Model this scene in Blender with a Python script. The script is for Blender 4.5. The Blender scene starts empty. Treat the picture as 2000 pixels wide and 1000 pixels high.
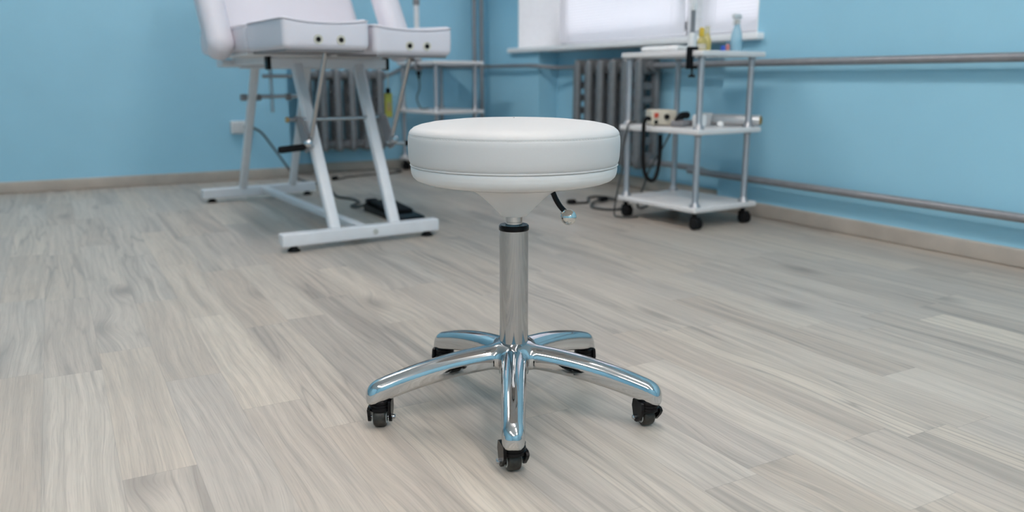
import bpy, math, random
import numpy as np
from mathutils import Vector, Matrix

random.seed(4)
S = bpy.context.scene
COL = S.collection
R = math.radians

# ------------------------------------------------------------------ camera, world, exposure
YAW, PITCH, EYE = R(29.2), math.atan(347 / 1580), 0.593
cam_data = bpy.data.cameras.new('camera')
cam_data.sensor_width = 36
cam_data.lens = 1580 / 2000 * 36
cam_data.clip_start = 0.02
cam = bpy.data.objects.new('camera', cam_data)
COL.objects.link(cam)
cam.location = (0, 0, EYE)
cam.rotation_euler = (math.pi / 2 - PITCH, 0, -YAW)
cam_data.dof.use_dof = True
cam_data.dof.focus_distance = 1.36
cam_data.dof.aperture_fstop = 2.9
cam_data.dof.aperture_blades = 8
S.camera = cam

world = bpy.data.worlds.new('daylight')
S.world = world
world.use_nodes = True
wn = world.node_tree
wn.nodes['Background'].inputs[0].default_value = (0.95, 0.97, 1.0, 1)
wn.nodes['Background'].inputs[1].default_value = 11.0

S.view_settings.view_transform = 'Standard'
S.view_settings.look = 'None'
S.view_settings.gamma = 1
S.view_settings.use_curve_mapping = False
S.view_settings.exposure = 0.0
S.cycles.use_denoising = True
S.cycles.max_bounces = 10
S.cycles.diffuse_bounces = 6
S.cycles.glossy_bounces = 6
S.cycles.sample_clamp_indirect = 6

LAMP_POWER = 29.5        # emission of the ceiling panels
# room corners (metres): the right wall runs along y, the back wall along x
XR, YB, YREC, XL, YF, ZC = 2.66, 5.0, 5.16, -3.2, -3.6, 2.75

# ------------------------------------------------------------------ mesh helpers
def srgb(r, g, b):
    f = lambda c: (c / 255 / 12.92) if c / 255 <= 0.04045 else ((c / 255 + 0.055) / 1.055) ** 2.4
    return (f(r), f(g), f(b), 1)

def spline(pts, n=8):
    P = [Vector(p) for p in pts]
    P = [P[0] * 2 - P[1]] + P + [P[-1] * 2 - P[-2]]
    out = []
    for i in range(1, len(P) - 2):
        a, b, c, d = P[i - 1:i + 3]
        for k in range(n):
            t = k / n
            out.append(0.5 * ((2 * b) + (c - a) * t + (2 * a - 5 * b + 4 * c - d) * t * t + (3 * b - a - 3 * c + d) * t ** 3))
    out.append(P[-2])
    return out

class MB:
    def __init__(self):
        self.v, self.f = [], []
    def add(self, verts, faces, m=None):
        o = len(self.v)
        self.v += [tuple(m @ Vector(p)) if m else tuple(p) for p in verts]
        self.f += [tuple(i + o for i in f) for f in faces]
        return self
    def rbox(self, c, size, r=0.004, n=3, m=None, deform=None, rot=None):
        """rounded box: centre, full size, edge radius"""
        h = [s / 2 for s in size]
        r = min(r, *h)
        ax = []
        for a in range(3):
            e = h[a] - r
            arc = [r * math.tan(math.pi / 4 * k / n) for k in range(1, n + 1)]
            mid = [-e, e] if not deform else [-e + 2 * e * k / 12 for k in range(13)]
            if e < 1e-6:
                mid = [0]
            ax.append([-e - x for x in reversed(arc)] + mid + [e + x for x in arc])
        V, F, idx = [], [], {}
        def put(p):
            q = [max(-(h[a] - r), min(h[a] - r, p[a])) for a in range(3)]
            d = [p[a] - q[a] for a in range(3)]
            l = math.sqrt(sum(x * x for x in d))
            w = [q[a] + (d[a] / l * r if l > 1e-9 else 0) for a in range(3)]
            k = tuple(round(x, 6) for x in w)
            if k not in idx:
                idx[k] = len(V)
                V.append(w)
            return idx[k]
        for a in range(3):
            b, g = (a + 1) % 3, (a + 2) % 3
            for s in (-1, 1):
                for i in range(len(ax[b]) - 1):
                    for j in range(len(ax[g]) - 1):
                        q = []
                        for (u, w) in ((i, j), (i + 1, j), (i + 1, j + 1), (i, j + 1)):
                            p = [0, 0, 0]
                            p[a], p[b], p[g] = s * h[a], ax[b][u], ax[g][w]
                            q.append(put(p))
                        if s < 0:
                            q.reverse()
                        q2 = []
                        for x in q:
                            if x not in q2:
                                q2.append(x)
                        if len(q2) > 2:
                            F.append(q2)
        if deform:
            V = [deform(*p) for p in V]
        M = Matrix.Translation(c)
        if rot is not None:
            M = M @ rot
        if m is not None:
            M = m @ M
        return self.add(V, F, M)
    def tube(self, pts, r, n=12, caps=True, closed=False):
        P = [Vector(p) for p in pts]
        rr = r if isinstance(r, (list, tuple)) else [r] * len(P)
        V, F = [], []
        N = len(P)
        t0 = (P[1] - P[0]).normalized()
        up = Vector((0, 0, 1)) if abs(t0.z) < 0.9 else Vector((1, 0, 0))
        u = t0.cross(up).normalized()
        for i in range(N):
            if closed:
                t = (P[(i + 1) % N] - P[i - 1]).normalized()
            else:
                t = (P[min(i + 1, N - 1)] - P[max(i - 1, 0)]).normalized()
            u = (u - t * u.dot(t)).normalized()
            w = t.cross(u)
            for k in range(n):
                a = 2 * math.pi * k / n
                V.append(P[i] + (u * math.cos(a) + w * math.sin(a)) * rr[i])
        for i in range(N if closed else N - 1):
            j = (i + 1) % N
            for k in range(n):
                l = (k + 1) % n
                F.append((i * n + k, i * n + l, j * n + l, j * n + k))
        if caps and not closed:
            F.append(tuple(reversed(range(n))))
            F.append(tuple(range((N - 1) * n, N * n)))
        return self.add(V, F)
    def lathe(self, prof, c=(0, 0, 0), n=48, m=None):
        """prof: (radius, height) from one end to the other; radius 0 closes the end"""
        V, F, rings = [], [], []
        for (r, z) in prof:
            if r <= 1e-7:
                rings.append([len(V)])
                V.append((0, 0, z))
            else:
                rings.append(list(range(len(V), len(V) + n)))
                V += [(r * math.cos(2 * math.pi * k / n), r * math.sin(2 * math.pi * k / n), z) for k in range(n)]
        for a, b in zip(rings, rings[1:]):
            for k in range(n):
                l = (k + 1) % n
                if len(a) == 1 and len(b) == 1:
                    continue
                if len(a) == 1:
                    F.append((a[0], b[l], b[k]))
                elif len(b) == 1:
                    F.append((a[k], a[l], b[0]))
                else:
                    F.append((a[k], a[l], b[l], b[k]))
        M = Matrix.Translation(c)
        if m is not None:
            M = M @ m
        return self.add(V, F, M)
    def prism(self, poly, h0, h1, m=None):
        """polygon in xy extruded along z"""
        n = len(poly)
        V = [(x, y, h0) for x, y in poly] + [(x, y, h1) for x, y in poly]
        F = [tuple(reversed(range(n))), tuple(range(n, 2 * n))]
        F += [(i, (i + 1) % n, n + (i + 1) % n, n + i) for i in range(n)]
        return self.add(V, F, m)
    def build(self, name, mat, parent=None, angle=38):
        me = bpy.data.meshes.new(name)
        me.from_pydata(self.v, [], self.f)
        me.update()
        me.polygons.foreach_set('use_smooth', [True] * len(me.polygons))
        import bmesh
        bm = bmesh.new(); bm.from_mesh(me)
        bmesh.ops.recalc_face_normals(bm, faces=bm.faces)
        bm.to_mesh(me); bm.free()
        me.set_sharp_from_angle(angle=R(angle))
        me.materials.append(mat)
        o = bpy.data.objects.new(name, me)
        COL.objects.link(o)
        if parent:
            o.parent = parent
        return o

def thing(name, label, cat, loc=(0, 0, 0), rz=0, group=None):
    o = bpy.data.objects.new(name, None)
    o.empty_display_size = 0.05
    COL.objects.link(o)
    o.location = loc
    o.rotation_euler = (0, 0, rz)
    return tag(o, label, cat, group)

def tag(o, label, cat, group=None):
    o['label'] = label
    o['category'] = cat
    if group:
        o['group'] = group
    return o

def struct(o, label=None, cat=None):
    o['kind'] = 'structure'
    if label:
        o['label'] = label
        o['category'] = cat
    return o

def copy_tree(o, parent=None):
    c = o.copy()
    COL.objects.link(c)
    c.parent = parent
    for ch in list(o.children):
        copy_tree(ch, c)
    return c

def axis(d):
    """rotation taking z to direction d"""
    return Vector((0, 0, 1)).rotation_difference(Vector(d).normalized()).to_matrix().to_4x4()

# ------------------------------------------------------------------ materials
def mat(name, color, rough=0.5, metal=0.0, spec=0.5, vary=0.06, scale=30, bump=0.0, bscale=200, coat=0.0, rvary=0.0):
    m = bpy.data.materials.new(name)
    m.use_nodes = True
    nt = m.node_tree
    b = nt.nodes['Principled BSDF']
    b.inputs['Roughness'].default_value = rough
    b.inputs['Metallic'].default_value = metal
    b.inputs['Specular IOR Level'].default_value = spec
    b.inputs['Coat Weight'].default_value = coat
    tc = nt.nodes.new('ShaderNodeTexCoord')
    nz = nt.nodes.new('ShaderNodeTexNoise')
    nz.inputs['Scale'].default_value = scale
    nz.inputs['Detail'].default_value = 4
    nt.links.new(tc.outputs['Object'], nz.inputs['Vector'])
    rp = nt.nodes.new('ShaderNodeValToRGB')
    rp.color_ramp.elements[0].position = 0.3
    rp.color_ramp.elements[1].position = 0.7
    rp.color_ramp.elements[0].color = tuple(c * (1 - vary) for c in color[:3]) + (1,)
    rp.color_ramp.elements[1].color = tuple(min(1, c * (1 + vary)) for c in color[:3]) + (1,)
    nt.links.new(nz.outputs['Fac'], rp.inputs['Fac'])
    nt.links.new(rp.outputs['Color'], b.inputs['Base Color'])
    if rvary:
        mr = nt.nodes.new('ShaderNodeMapRange')
        mr.inputs['To Min'].default_value = max(0, rough - rvary)
        mr.inputs['To Max'].default_value = rough + rvary
        nt.links.new(nz.outputs['Fac'], mr.inputs['Value'])
        nt.links.new(mr.outputs['Result'], b.inputs['Roughness'])
    if bump:
        n2 = nt.nodes.new('ShaderNodeTexNoise')
        n2.inputs['Scale'].default_value = bscale
        n2.inputs['Detail'].default_value = 3
        nt.links.new(tc.outputs['Object'], n2.inputs['Vector'])
        bp = nt.nodes.new('ShaderNodeBump')
        bp.inputs['Strength'].default_value = bump
        bp.inputs['Distance'].default_value = 0.001
        nt.links.new(n2.outputs['Fac'], bp.inputs['Height'])
        nt.links.new(bp.outputs['Normal'], b.inputs['Normal'])
    return m

M = {}
M['blue_wall'] = mat('blue_wall_paint', (0.305, 0.585, 0.740, 1), 0.62, vary=0.025, scale=3, bump=0.15, bscale=90)
M['ceiling'] = mat('white_ceiling_paint', (0.80, 0.80, 0.79, 1), 0.8, vary=0.02)
M['reveal'] = mat('white_reveal_paint', (0.86, 0.86, 0.87, 1), 0.55, vary=0.02)
M['vinyl'] = mat('white_stool_vinyl', (0.60, 0.585, 0.58, 1), 0.50, vary=0.012, scale=12, bump=0.10, bscale=900)
M['thread'] = mat('white_thread', (0.62, 0.62, 0.61, 1), 0.7, vary=0.1)
M['vinyl_lilac'] = mat('white_chair_vinyl', (0.71, 0.685, 0.745, 1), 0.40, vary=0.012, scale=12, bump=0.06, bscale=500)
M['piping'] = mat('grey_piping', (0.50, 0.49, 0.54, 1), 0.5)
M['plastic'] = mat('white_plastic', (0.70, 0.685, 0.675, 1), 0.42, vary=0.015)
M['chrome'] = mat('polished_chrome', (0.57, 0.575, 0.585, 1), 0.04, metal=1.0, vary=0.015, scale=14, rvary=0.03)
M['steel'] = mat('brushed_steel', (0.50, 0.51, 0.53, 1), 0.24, metal=1.0, vary=0.05)
M['postmetal'] = mat('satin_aluminium_post', (0.40, 0.40, 0.42, 1), 0.38, metal=0.7, vary=0.05)
M['black'] = mat('black_plastic', (0.006, 0.006, 0.007, 1), 0.26, spec=0.16, vary=0.2, bump=0.05)
M['rubber'] = mat('dark_rubber', (0.030, 0.028, 0.024, 1), 0.40, spec=0.35, vary=0.35, scale=160, bump=0.25, bscale=500)
M['blackmatt'] = mat('black_rubber_matt', (0.006, 0.006, 0.007, 1), 0.7, spec=0.2, vary=0.2)
M['hubgrey'] = mat('pale_grey_hub', (0.45, 0.46, 0.44, 1), 0.5)
M['whitemetal'] = mat('white_powder_coat', (0.72, 0.73, 0.76, 1), 0.35, vary=0.02, bump=0.05)
M['greyplate'] = mat('grey_plate', (0.22, 0.21, 0.22, 1), 0.45)
M['laminate'] = mat('white_laminate', (0.72, 0.70, 0.70, 1), 0.38, vary=0.02)
M['radiator'] = mat('grey_radiator_paint', (0.20, 0.205, 0.215, 1), 0.38, metal=0.35, vary=0.08, bump=0.1, bscale=120)
M['pipe'] = mat('grey_pipe_paint', (0.27, 0.265, 0.275, 1), 0.34, metal=0.35, vary=0.08)
M['brass'] = mat('brass_bolt', (0.55, 0.36, 0.16, 1), 0.35, metal=0.9)
M['cable'] = mat('dark_grey_cable', (0.045, 0.047, 0.048, 1), 0.5)
M['beige'] = mat('beige_device_plastic', (0.60, 0.55, 0.45, 1), 0.45)
M['red'] = mat('red_plastic', (0.50, 0.06, 0.03, 1), 0.4)
M['bluecap'] = mat('blue_plastic', (0.03, 0.10, 0.55, 1), 0.4)
M['pink'] = mat('pink_plastic', (0.62, 0.22, 0.22, 1), 0.4)
M['yellow'] = mat('yellow_plastic', (0.62, 0.42, 0.02, 1), 0.4)
M['yellowtag'] = mat('yellow_tag_card', (0.48, 0.43, 0.06, 1), 0.5)
M['cardboard'] = mat('cardboard_tube', (0.30, 0.22, 0.08, 1), 0.8)
M['foil'] = mat('silver_film_roll', (0.60, 0.60, 0.61, 1), 0.3, metal=0.45, vary=0.08)
M['lampgrey'] = mat('lamp_grey', (0.16, 0.17, 0.19, 1), 0.4)
M['socket'] = mat('socket_plastic', (0.66, 0.67, 0.68, 1), 0.4)
M['cloth'] = mat('white_napkin', (0.86, 0.85, 0.85, 1), 0.8)
M['tube'] = mat('chrome_tube', (0.45, 0.455, 0.465, 1), 0.05, metal=1.0, vary=0.02, scale=14, rvary=0.03)
M['knob'] = mat('bright_knob_metal', (0.66, 0.655, 0.63, 1), 0.14, metal=1.0, vary=0.12, scale=160, bump=0.25, bscale=220)
M['ring'] = mat('cream_eyelet_ring', (0.66, 0.64, 0.56, 1), 0.45)
M['frame'] = mat('window_frame_white', (0.74, 0.75, 0.77, 1), 0.4)

def liquid(name, color, alpha=0.45):
    m = bpy.data.materials.new(name)
    m.use_nodes = True
    nt = m.node_tree
    b = nt.nodes['Principled BSDF']
    b.inputs['Base Color'].default_value = color
    b.inputs['Roughness'].default_value = 0.12
    tr = nt.nodes.new('ShaderNodeBsdfTransparent')
    fr = nt.nodes.new('ShaderNodeTexNoise')
    fr.inputs['Scale'].default_value = 18
    mr = nt.nodes.new('ShaderNodeMapRange')
    mr.inputs['To Min'].default_value = alpha - 0.05
    mr.inputs['To Max'].default_value = alpha + 0.05
    tr.inputs[0].default_value = tuple(0.55 + 0.45 * c for c in color[:3]) + (1,)
    mx = nt.nodes.new('ShaderNodeMixShader')
    nt.links.new(fr.outputs['Fac'], mr.inputs['Value'])
    nt.links.new(mr.outputs['Result'], mx.inputs[0])
    nt.links.new(tr.outputs[0], mx.inputs[1])
    nt.links.new(b.outputs[0], mx.inputs[2])
    nt.links.new(mx.outputs[0], nt.nodes['Material Output'].inputs[0])
    return m
M['bottle_yellow'] = liquid('yellow_liquid_bottle', (0.72, 0.60, 0.22, 1), 0.6)
M['bottle_clear'] = liquid('clear_bottle', (0.75, 0.72, 0.55, 1), 0.4)
M['bottle_blue'] = liquid('pale_blue_bottle', (0.42, 0.66, 0.78, 1), 0.6)

def glass_mat():
    m = bpy.data.materials.new('window_glass')
    m.use_nodes = True
    nt = m.node_tree
    nt.nodes.remove(nt.nodes['Principled BSDF'])
    tr = nt.nodes.new('ShaderNodeBsdfTransparent')
    gl = nt.nodes.new('ShaderNodeBsdfGlossy')
    gl.inputs['Roughness'].default_value = 0.02
    fr = nt.nodes.new('ShaderNodeFresnel')
    fr.inputs[0].default_value = 1.45
    mx = nt.nodes.new('ShaderNodeMixShader')
    nt.links.new(fr.outputs[0], mx.inputs[0])
    nt.links.new(tr.outputs[0], mx.inputs[1])
    nt.links.new(gl.outputs[0], mx.inputs[2])
    nt.links.new(mx.outputs[0], nt.nodes['Material Output'].inputs[0])
    return m
M['glass'] = glass_mat()

def blind_mat():
    m = bpy.data.materials.new('white_blind_slat')
    m.use_nodes = True
    nt = m.node_tree
    b = nt.nodes['Principled BSDF']
    b.inputs['Base Color'].default_value = (0.84, 0.83, 0.87, 1)
    b.inputs['Roughness'].default_value = 0.45
    tl = nt.nodes.new('ShaderNodeBsdfTranslucent')
    tl.inputs[0].default_value = (0.80, 0.80, 0.82, 1)
    mx = nt.nodes.new('ShaderNodeMixShader')
    mx.inputs[0].default_value = 0.046
    nt.links.new(b.outputs[0], mx.inputs[1])
    nt.links.new(tl.outputs[0], mx.inputs[2])
    nt.links.new(mx.outputs[0], nt.nodes['Material Output'].inputs[0])
    return m
M['blind'] = blind_mat()

def lamp_mat():
    m = bpy.data.materials.new('lit_panel_diffuser')
    m.use_nodes = True
    nt = m.node_tree
    nt.nodes.remove(nt.nodes['Principled BSDF'])
    e = nt.nodes.new('ShaderNodeEmission')
    e.inputs[0].default_value = (1.0, 0.918, 0.872, 1)
    e.inputs[1].default_value = LAMP_POWER
    nt.links.new(e.outputs[0], nt.nodes['Material Output'].inputs[0])
    return m
M['lit'] = lamp_mat()

def wood(name, strip=0.1065, length=0.66, along='y'):
    """grey oak strip laminate, strips running along y"""
    m = bpy.data.materials.new(name)
    m.use_nodes = True
    nt = m.node_tree
    b = nt.nodes['Principled BSDF']
    def node(t, **kw):
        n = nt.nodes.new(t)
        for k, v in kw.items():
            setattr(n, k, v)
        return n
    def link(a, c):
        nt.links.new(a, c)
    def math_(op, a, c=None, d=None):
        n = node('ShaderNodeMath', operation=op)
        for i, x in enumerate((a, c, d)):
            if x is None:
                continue
            if isinstance(x, (int, float)):
                n.inputs[i].default_value = x
            else:
                link(x, n.inputs[i])
        return n.outputs[0]
    def comb(x, y, z):
        n = node('ShaderNodeCombineXYZ')
        for i, q in enumerate((x, y, z)):
            if isinstance(q, (int, float)):
                n.inputs[i].default_value = q
            else:
                link(q, n.inputs[i])
        return n.outputs[0]
    def noise(vec, scale, detail=3, rough=0.5, dist=0.0):
        n = node('ShaderNodeTexNoise')
        n.inputs['Scale'].default_value = scale
        n.inputs['Detail'].default_value = detail
        n.inputs['Roughness'].default_value = rough
        n.inputs['Distortion'].default_value = dist
        link(vec, n.inputs['Vector'])
        return n.outputs['Fac']
    def ramp(fac, stops):
        n = node('ShaderNodeValToRGB')
        el = n.color_ramp.elements
        while len(el) < len(stops):
            el.new(0.5)
        for e, (p, c) in zip(el, stops):
            e.position = p
            e.color = c if len(c) == 4 else tuple(c) + (1,)
        link(fac, n.inputs['Fac'])
        return n.outputs['Color']
    def mix(fac, a, c, blend='MIX'):
        n = node('ShaderNodeMix', data_type='RGBA', blend_type=blend)
        if isinstance(fac, (int, float)):
            n.inputs[0].default_value = fac
        else:
            link(fac, n.inputs[0])
        for i, x in ((6, a), (7, c)):
            if isinstance(x, tuple):
                n.inputs[i].default_value = x
            else:
                link(x, n.inputs[i])
        return n.outputs[2]
    tc = node('ShaderNodeTexCoord')
    sp = node('ShaderNodeSeparateXYZ')
    link(tc.outputs['Object'], sp.inputs[0])
    X, Y = sp.outputs[0], sp.outputs[1]
    u = math_('DIVIDE', math_('ADD', X, 0.0735), strip)
    row = math_('FLOOR', u)
    fu = math_('FRACT', u)
    w1 = node('ShaderNodeTexWhiteNoise', noise_dimensions='1D')
    link(row, w1.inputs['W'])
    v = math_('ADD', math_('DIVIDE', Y, length), math_('MULTIPLY', w1.outputs['Value'], 7.31))
    idx = math_('FLOOR', v)
    fv = math_('FRACT', v)
    w2 = node('ShaderNodeTexWhiteNoise', noise_dimensions='2D')
    link(comb(row, idx, 0), w2.inputs['Vector'])
    cell = w2.outputs['Value']
    cs = node('ShaderNodeSeparateColor')
    link(w2.outputs['Color'], cs.inputs[0])
    c1, c2, c3 = cs.outputs[0], cs.outputs[1], cs.outputs[2]
    seed = math_('MULTIPLY', cell, 37.0)
    # knots bend the grain
    vk = node('ShaderNodeTexVoronoi', feature='F1')
    vk.inputs['Scale'].default_value = 1.0
    link(comb(math_('MULTIPLY', X, 4.2), math_('MULTIPLY', Y, 1.75), math_('MULTIPLY', seed, 0.37)), vk.inputs['Vector'])
    knot = math_('POWER', math_('MAXIMUM', math_('SUBTRACT', 1.0, math_('MULTIPLY', vk.outputs['Distance'], 2.6)), 0.0), 2.0)
    wob = noise(comb(math_('MULTIPLY', X, 5.0), math_('MULTIPLY', Y, 1.3), seed), 1.0, 2)
    gx = math_('ADD', X, math_('ADD', math_('MULTIPLY', math_('SUBTRACT', wob, 0.5), 0.060), math_('MULTIPLY', knot, 0.045)))
    # broad figure, medium streaks, fine pores
    broad = noise(comb(math_('MULTIPLY', gx, 19.0), math_('MULTIPLY', Y, 0.75), seed), 1.0, 2, 0.45)
    rings = math_('FRACT', math_('MULTIPLY', broad, 7.0))
    ring = math_('ABSOLUTE', math_('SUBTRACT', math_('MULTIPLY', rings, 2.0), 1.0))
    mid = noise(comb(math_('MULTIPLY', gx, 70.0), math_('MULTIPLY', Y, 1.5), seed), 1.0, 4, 0.6)
    fine = noise(comb(math_('MULTIPLY', gx, 520.0), math_('MULTIPLY', Y, 12.0), seed), 1.0, 2, 0.6)
    base = mix(cell, srgb(207, 195, 180), srgb(184, 172, 160))
    base = mix(math_('MULTIPLY', c1, 0.35), base, srgb(194, 180, 164))
    base = mix(math_('MULTIPLY', c2, 0.35), base, srgb(174, 172, 170))
    k = math_('ADD', 0.18, math_('MULTIPLY', math_('POWER', c3, 1.4), 0.82))
    streak = ramp(broad, [(0.30, (1, 1, 1)), (0.42, (0.30, 0.30, 0.30)), (0.50, (0, 0, 0)), (1, (0, 0, 0))])
    base = mix(math_('MULTIPLY', math_('MULTIPLY', streak, k), 0.62), base, srgb(122, 116, 112))
    ringm = ramp(ring, [(0.0, (1, 1, 1)), (0.22, (0.25, 0.25, 0.25)), (0.5, (0, 0, 0))])
    base = mix(math_('MULTIPLY', math_('MULTIPLY', ringm, k), 0.70), base, srgb(128, 120, 114))
    midm = ramp(mid, [(0.34, (1, 1, 1)), (0.55, (0, 0, 0))])
    base = mix(math_('MULTIPLY', midm, 0.30), base, srgb(128, 122, 117))
    lite = ramp(mid, [(0.52, (0, 0, 0)), (0.72, (1, 1, 1))])
    base = mix(math_('MULTIPLY', lite, 0.24), base, srgb(224, 212, 202))
    finem = ramp(fine, [(0.36, (1, 1, 1)), (0.52, (0, 0, 0))])
    base = mix(math_('MULTIPLY', finem, 0.20), base, srgb(118, 110, 105))
    km = ramp(knot, [(0.25, (0, 0, 0)), (0.75, (1, 1, 1))])
    base = mix(math_('MULTIPLY', km, 0.55), base, srgb(112, 104, 99))
    # joints between strips
    e1 = math_('MINIMUM', fu, math_('SUBTRACT', 1.0, fu))
    e2 = math_('MULTIPLY', math_('MINIMUM', fv, math_('SUBTRACT', 1.0, fv)), length / strip)
    edge = math_('MINIMUM', e1, e2)
    em = ramp(edge, [(0.0, (1, 1, 1)), (0.012, (0, 0, 0))])
    base = mix(math_('MULTIPLY', em, 0.30), base, srgb(110, 104, 100))
    link(base, b.inputs['Base Color'])
    rr = node('ShaderNodeMapRange')
    rr.inputs['To Min'].default_value = 0.40
    rr.inputs['To Max'].default_value = 0.54
    link(mid, rr.inputs['Value'])
    link(rr.outputs[0], b.inputs['Roughness'])
    b.inputs['Specular IOR Level'].default_value = 0.45
    bp = node('ShaderNodeBump')
    bp.inputs['Strength'].default_value = 0.12
    bp.inputs['Distance'].default_value = 0.0006
    link(fine, bp.inputs['Height'])
    link(bp.outputs[0], b.inputs['Normal'])
    return m
M['floor'] = wood('grey_oak_laminate')
M['skirting'] = mat('grey_oak_skirting', srgb(172, 163, 153), 0.5, vary=0.10, scale=9)

# ------------------------------------------------------------------ the room
WT = 0.50                                   # wall thickness
NY0, NY1, ND = 2.80, 4.42, 0.14             # radiator niche under the window
WY0, WY1, WZ0, WZ1 = 2.611, 4.678, 0.783, 2.25
fl = MB().rbox(((XL + XR) / 2, (YF + YREC) / 2, -0.05), (XR - XL + 1.2, YREC - YF + 1.2, 0.1), 0.001, 1).build('floor', M['floor'])
struct(fl)
ce = MB().rbox(((XL + XR) / 2, (YF + YREC) / 2, ZC + 0.05), (XR - XL + 1.2, YREC - YF + 1.2, 0.1), 0.001, 1).build('ceiling', M['ceiling'])
struct(ce)

def bb(mb, x0, x1, y0, y1, z0, z1):
    V = [(x, y, z) for x in (x0, x1) for y in (y0, y1) for z in (z0, z1)]
    F = [(0, 1, 3, 2), (4, 6, 7, 5), (0, 4, 5, 1), (2, 3, 7, 6), (0, 2, 6, 4), (1, 5, 7, 3)]
    return mb.add(V, F)

w = MB()
bb(w, XR, XR + WT, YF - WT, WY0, 0, ZC)                     # nearer than the window
bb(w, XR, XR + WT, WY1, YREC + WT, 0, ZC)                   # beyond the window
bb(w, XR, XR + WT, WY0, WY1, WZ1, ZC)                       # above
bb(w, XR, XR + WT, WY0, NY0, 0, WZ0 - 0.03)                 # below, beside the niche
bb(w, XR, XR + WT, NY1, WY1, 0, WZ0 - 0.03)
bb(w, XR + ND, XR + WT, NY0, NY1, 0, WZ0 - 0.03)            # back of the niche
struct(w.build('wall_right', M['blue_wall']))
w = MB()
bb(w, XL - WT, 1.245, YB, YREC + WT, 0, ZC)
bb(w, 1.245, XR, YREC, YREC + WT, 0, ZC)                    # stepped back behind the radiator
struct(w.build('wall_back', M['blue_wall']))
struct(bb(MB(), XL - WT, XL, YF - WT, YB, 0, ZC).build('wall_left', M['blue_wall']))
struct(bb(MB(), XL, XR, YF - WT, YF, 0, ZC).build('wall_front', M['blue_wall']))

SK = 0.06
def skirting(name, runs):
    mb = MB()
    for (x0, x1, y0, y1) in runs:
        mb.rbox(((x0 + x1) / 2, (y0 + y1) / 2, SK / 2), (x1 - x0, y1 - y0, SK), 0.006, 2)
    struct(mb.build(name, M['skirting']))
skirting('baseboard_right', [(XR - 0.014, XR + 0.004, YF, NY0), (XR - 0.014, XR + 0.004, NY1, YREC),
                             (XR + ND - 0.014, XR + ND + 0.004, NY0, NY1)])
skirting('baseboard_back', [(XL, 1.245, YB - 0.014, YB + 0.004), (1.245, XR - 0.014, YREC - 0.014, YREC + 0.004)])
skirting('baseboard_left', [(XL - 0.004, XL + 0.014, YF, YB - 0.014)])
skirting('baseboard_front', [(XL, XR, YF - 0.004, YF + 0.014)])

# window: white reveal boards, frame, mullion, two panes, sill
FX = 2.985
win = thing('window_1', 'white framed window over the radiator niche', 'window', (0, 0, 0))
struct(win)
rv = MB()
bb(rv, XR + 0.001, FX + 0.06, WY1 - 0.008, WY1 + 0.001, WZ0, WZ1)
bb(rv, XR + 0.001, FX + 0.06, WY0 - 0.001, WY0 + 0.008, WZ0, WZ1)
bb(rv, XR + 0.001, FX + 0.06, WY0, WY1, WZ1 - 0.008, WZ1 + 0.001)
rv.build('reveal', M['reveal'], win)
MB().rbox((XR + 0.155, (2.573 + 4.76) / 2, WZ0 - 0.015), (0.39, 4.76 - 2.573, 0.030), 0.008, 3).build('window_sill', M['reveal'], win)
fr = MB()
MY0, MY1 = 3.27, 3.42                                       # mullion
y0, y1, z0, z1 = WY0 + 0.008, WY1 - 0.008, WZ0, WZ1 - 0.008
for (a, c, d, e) in ((y0, y1, z0, z0 + 0.06), (y0, y1, z1 - 0.06, z1), (y0, y0 + 0.06, z0, z1), (y1 - 0.06, y1, z0, z1)):
    fr.rbox((FX + 0.03, (a + c) / 2, (d + e) / 2), (0.06, c - a, e - d), 0.006, 2)
fr.build('window_frame', M['frame'], win)
MB().rbox((FX + 0.02, (MY0 + MY1) / 2, (z0 + z1) / 2), (0.08, MY1 - MY0, z1 - z0 - 0.1), 0.006, 2).build('mullion', M['frame'], win)
sash = MB()
for (a, c) in ((y0 + 0.05, MY0 + 0.01), (MY1 - 0.01, y1 - 0.05)):
    for (p, q, d, e) in ((a, c, z0 + 0.05, z0 + 0.11), (a, c, z1 - 0.11, z1 - 0.05), (a, a + 0.06, z0 + 0.05, z1 - 0.05), (c - 0.06, c, z0 + 0.05, z1 - 0.05)):
        sash.rbox((FX + 0.03, (p + q) / 2, (d + e) / 2), (0.05, q - p, e - d), 0.005, 2)
sash.build('sash', M['frame'], win)
for (a, c) in ((y0 + 0.1, MY0 - 0.04), (MY1 + 0.04, y1 - 0.1)):
    bb(MB(), FX + 0.028, FX + 0.034, a, c, z0 + 0.1, z1 - 0.1).build('pane', M['glass'], win)

def blind(label, ya, yb, x):
    t = thing('window_blind', label, 'blind', (x, (ya + yb) / 2, WZ0 + 0.03), 0, 'slatted blinds in the window')
    L = yb - ya
    h = WZ1 - WZ0 - 0.10
    sl = MB()
    n = int(h / 0.0165)
    for i in range(n):
        z = 0.02 + i * 0.0165
        q = []
        for k in range(5):
            s = (k / 4 - 0.5)
            q.append((0.0070 * s - 0.0012 * (1 - 4 * s * s), 0.0212 * s))
        V = [(dx, y, z + dz) for (dx, dz) in q for y in (-L / 2, L / 2)]
        F = [(2 * k, 2 * k + 1, 2 * k + 3, 2 * k + 2) for k in range(4)]
        sl.add(V, F)
    sl.build('slats', M['blind'], t)
    MB().rbox((0, 0, 0.006), (0.024, L, 0.012), 0.003, 2).build('bottom_rail', M['blind'], t)
    MB().rbox((0, 0, h + 0.012), (0.03, L + 0.006, 0.026), 0.003, 2).build('head_rail', M['blind'], t)
    for s in (-1, 1):
        MB().tube([(-0.012, s * (L / 2 - 0.10), 0.0), (-0.012, s * (L / 2 - 0.10), h)], 0.0018, 6).build('ladder_cord', M['blind'], t)
    return t
blind('wide white slatted blind covering the left part of the window', MY1 - 0.010, y1 - 0.030, FX - 0.036)
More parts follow.
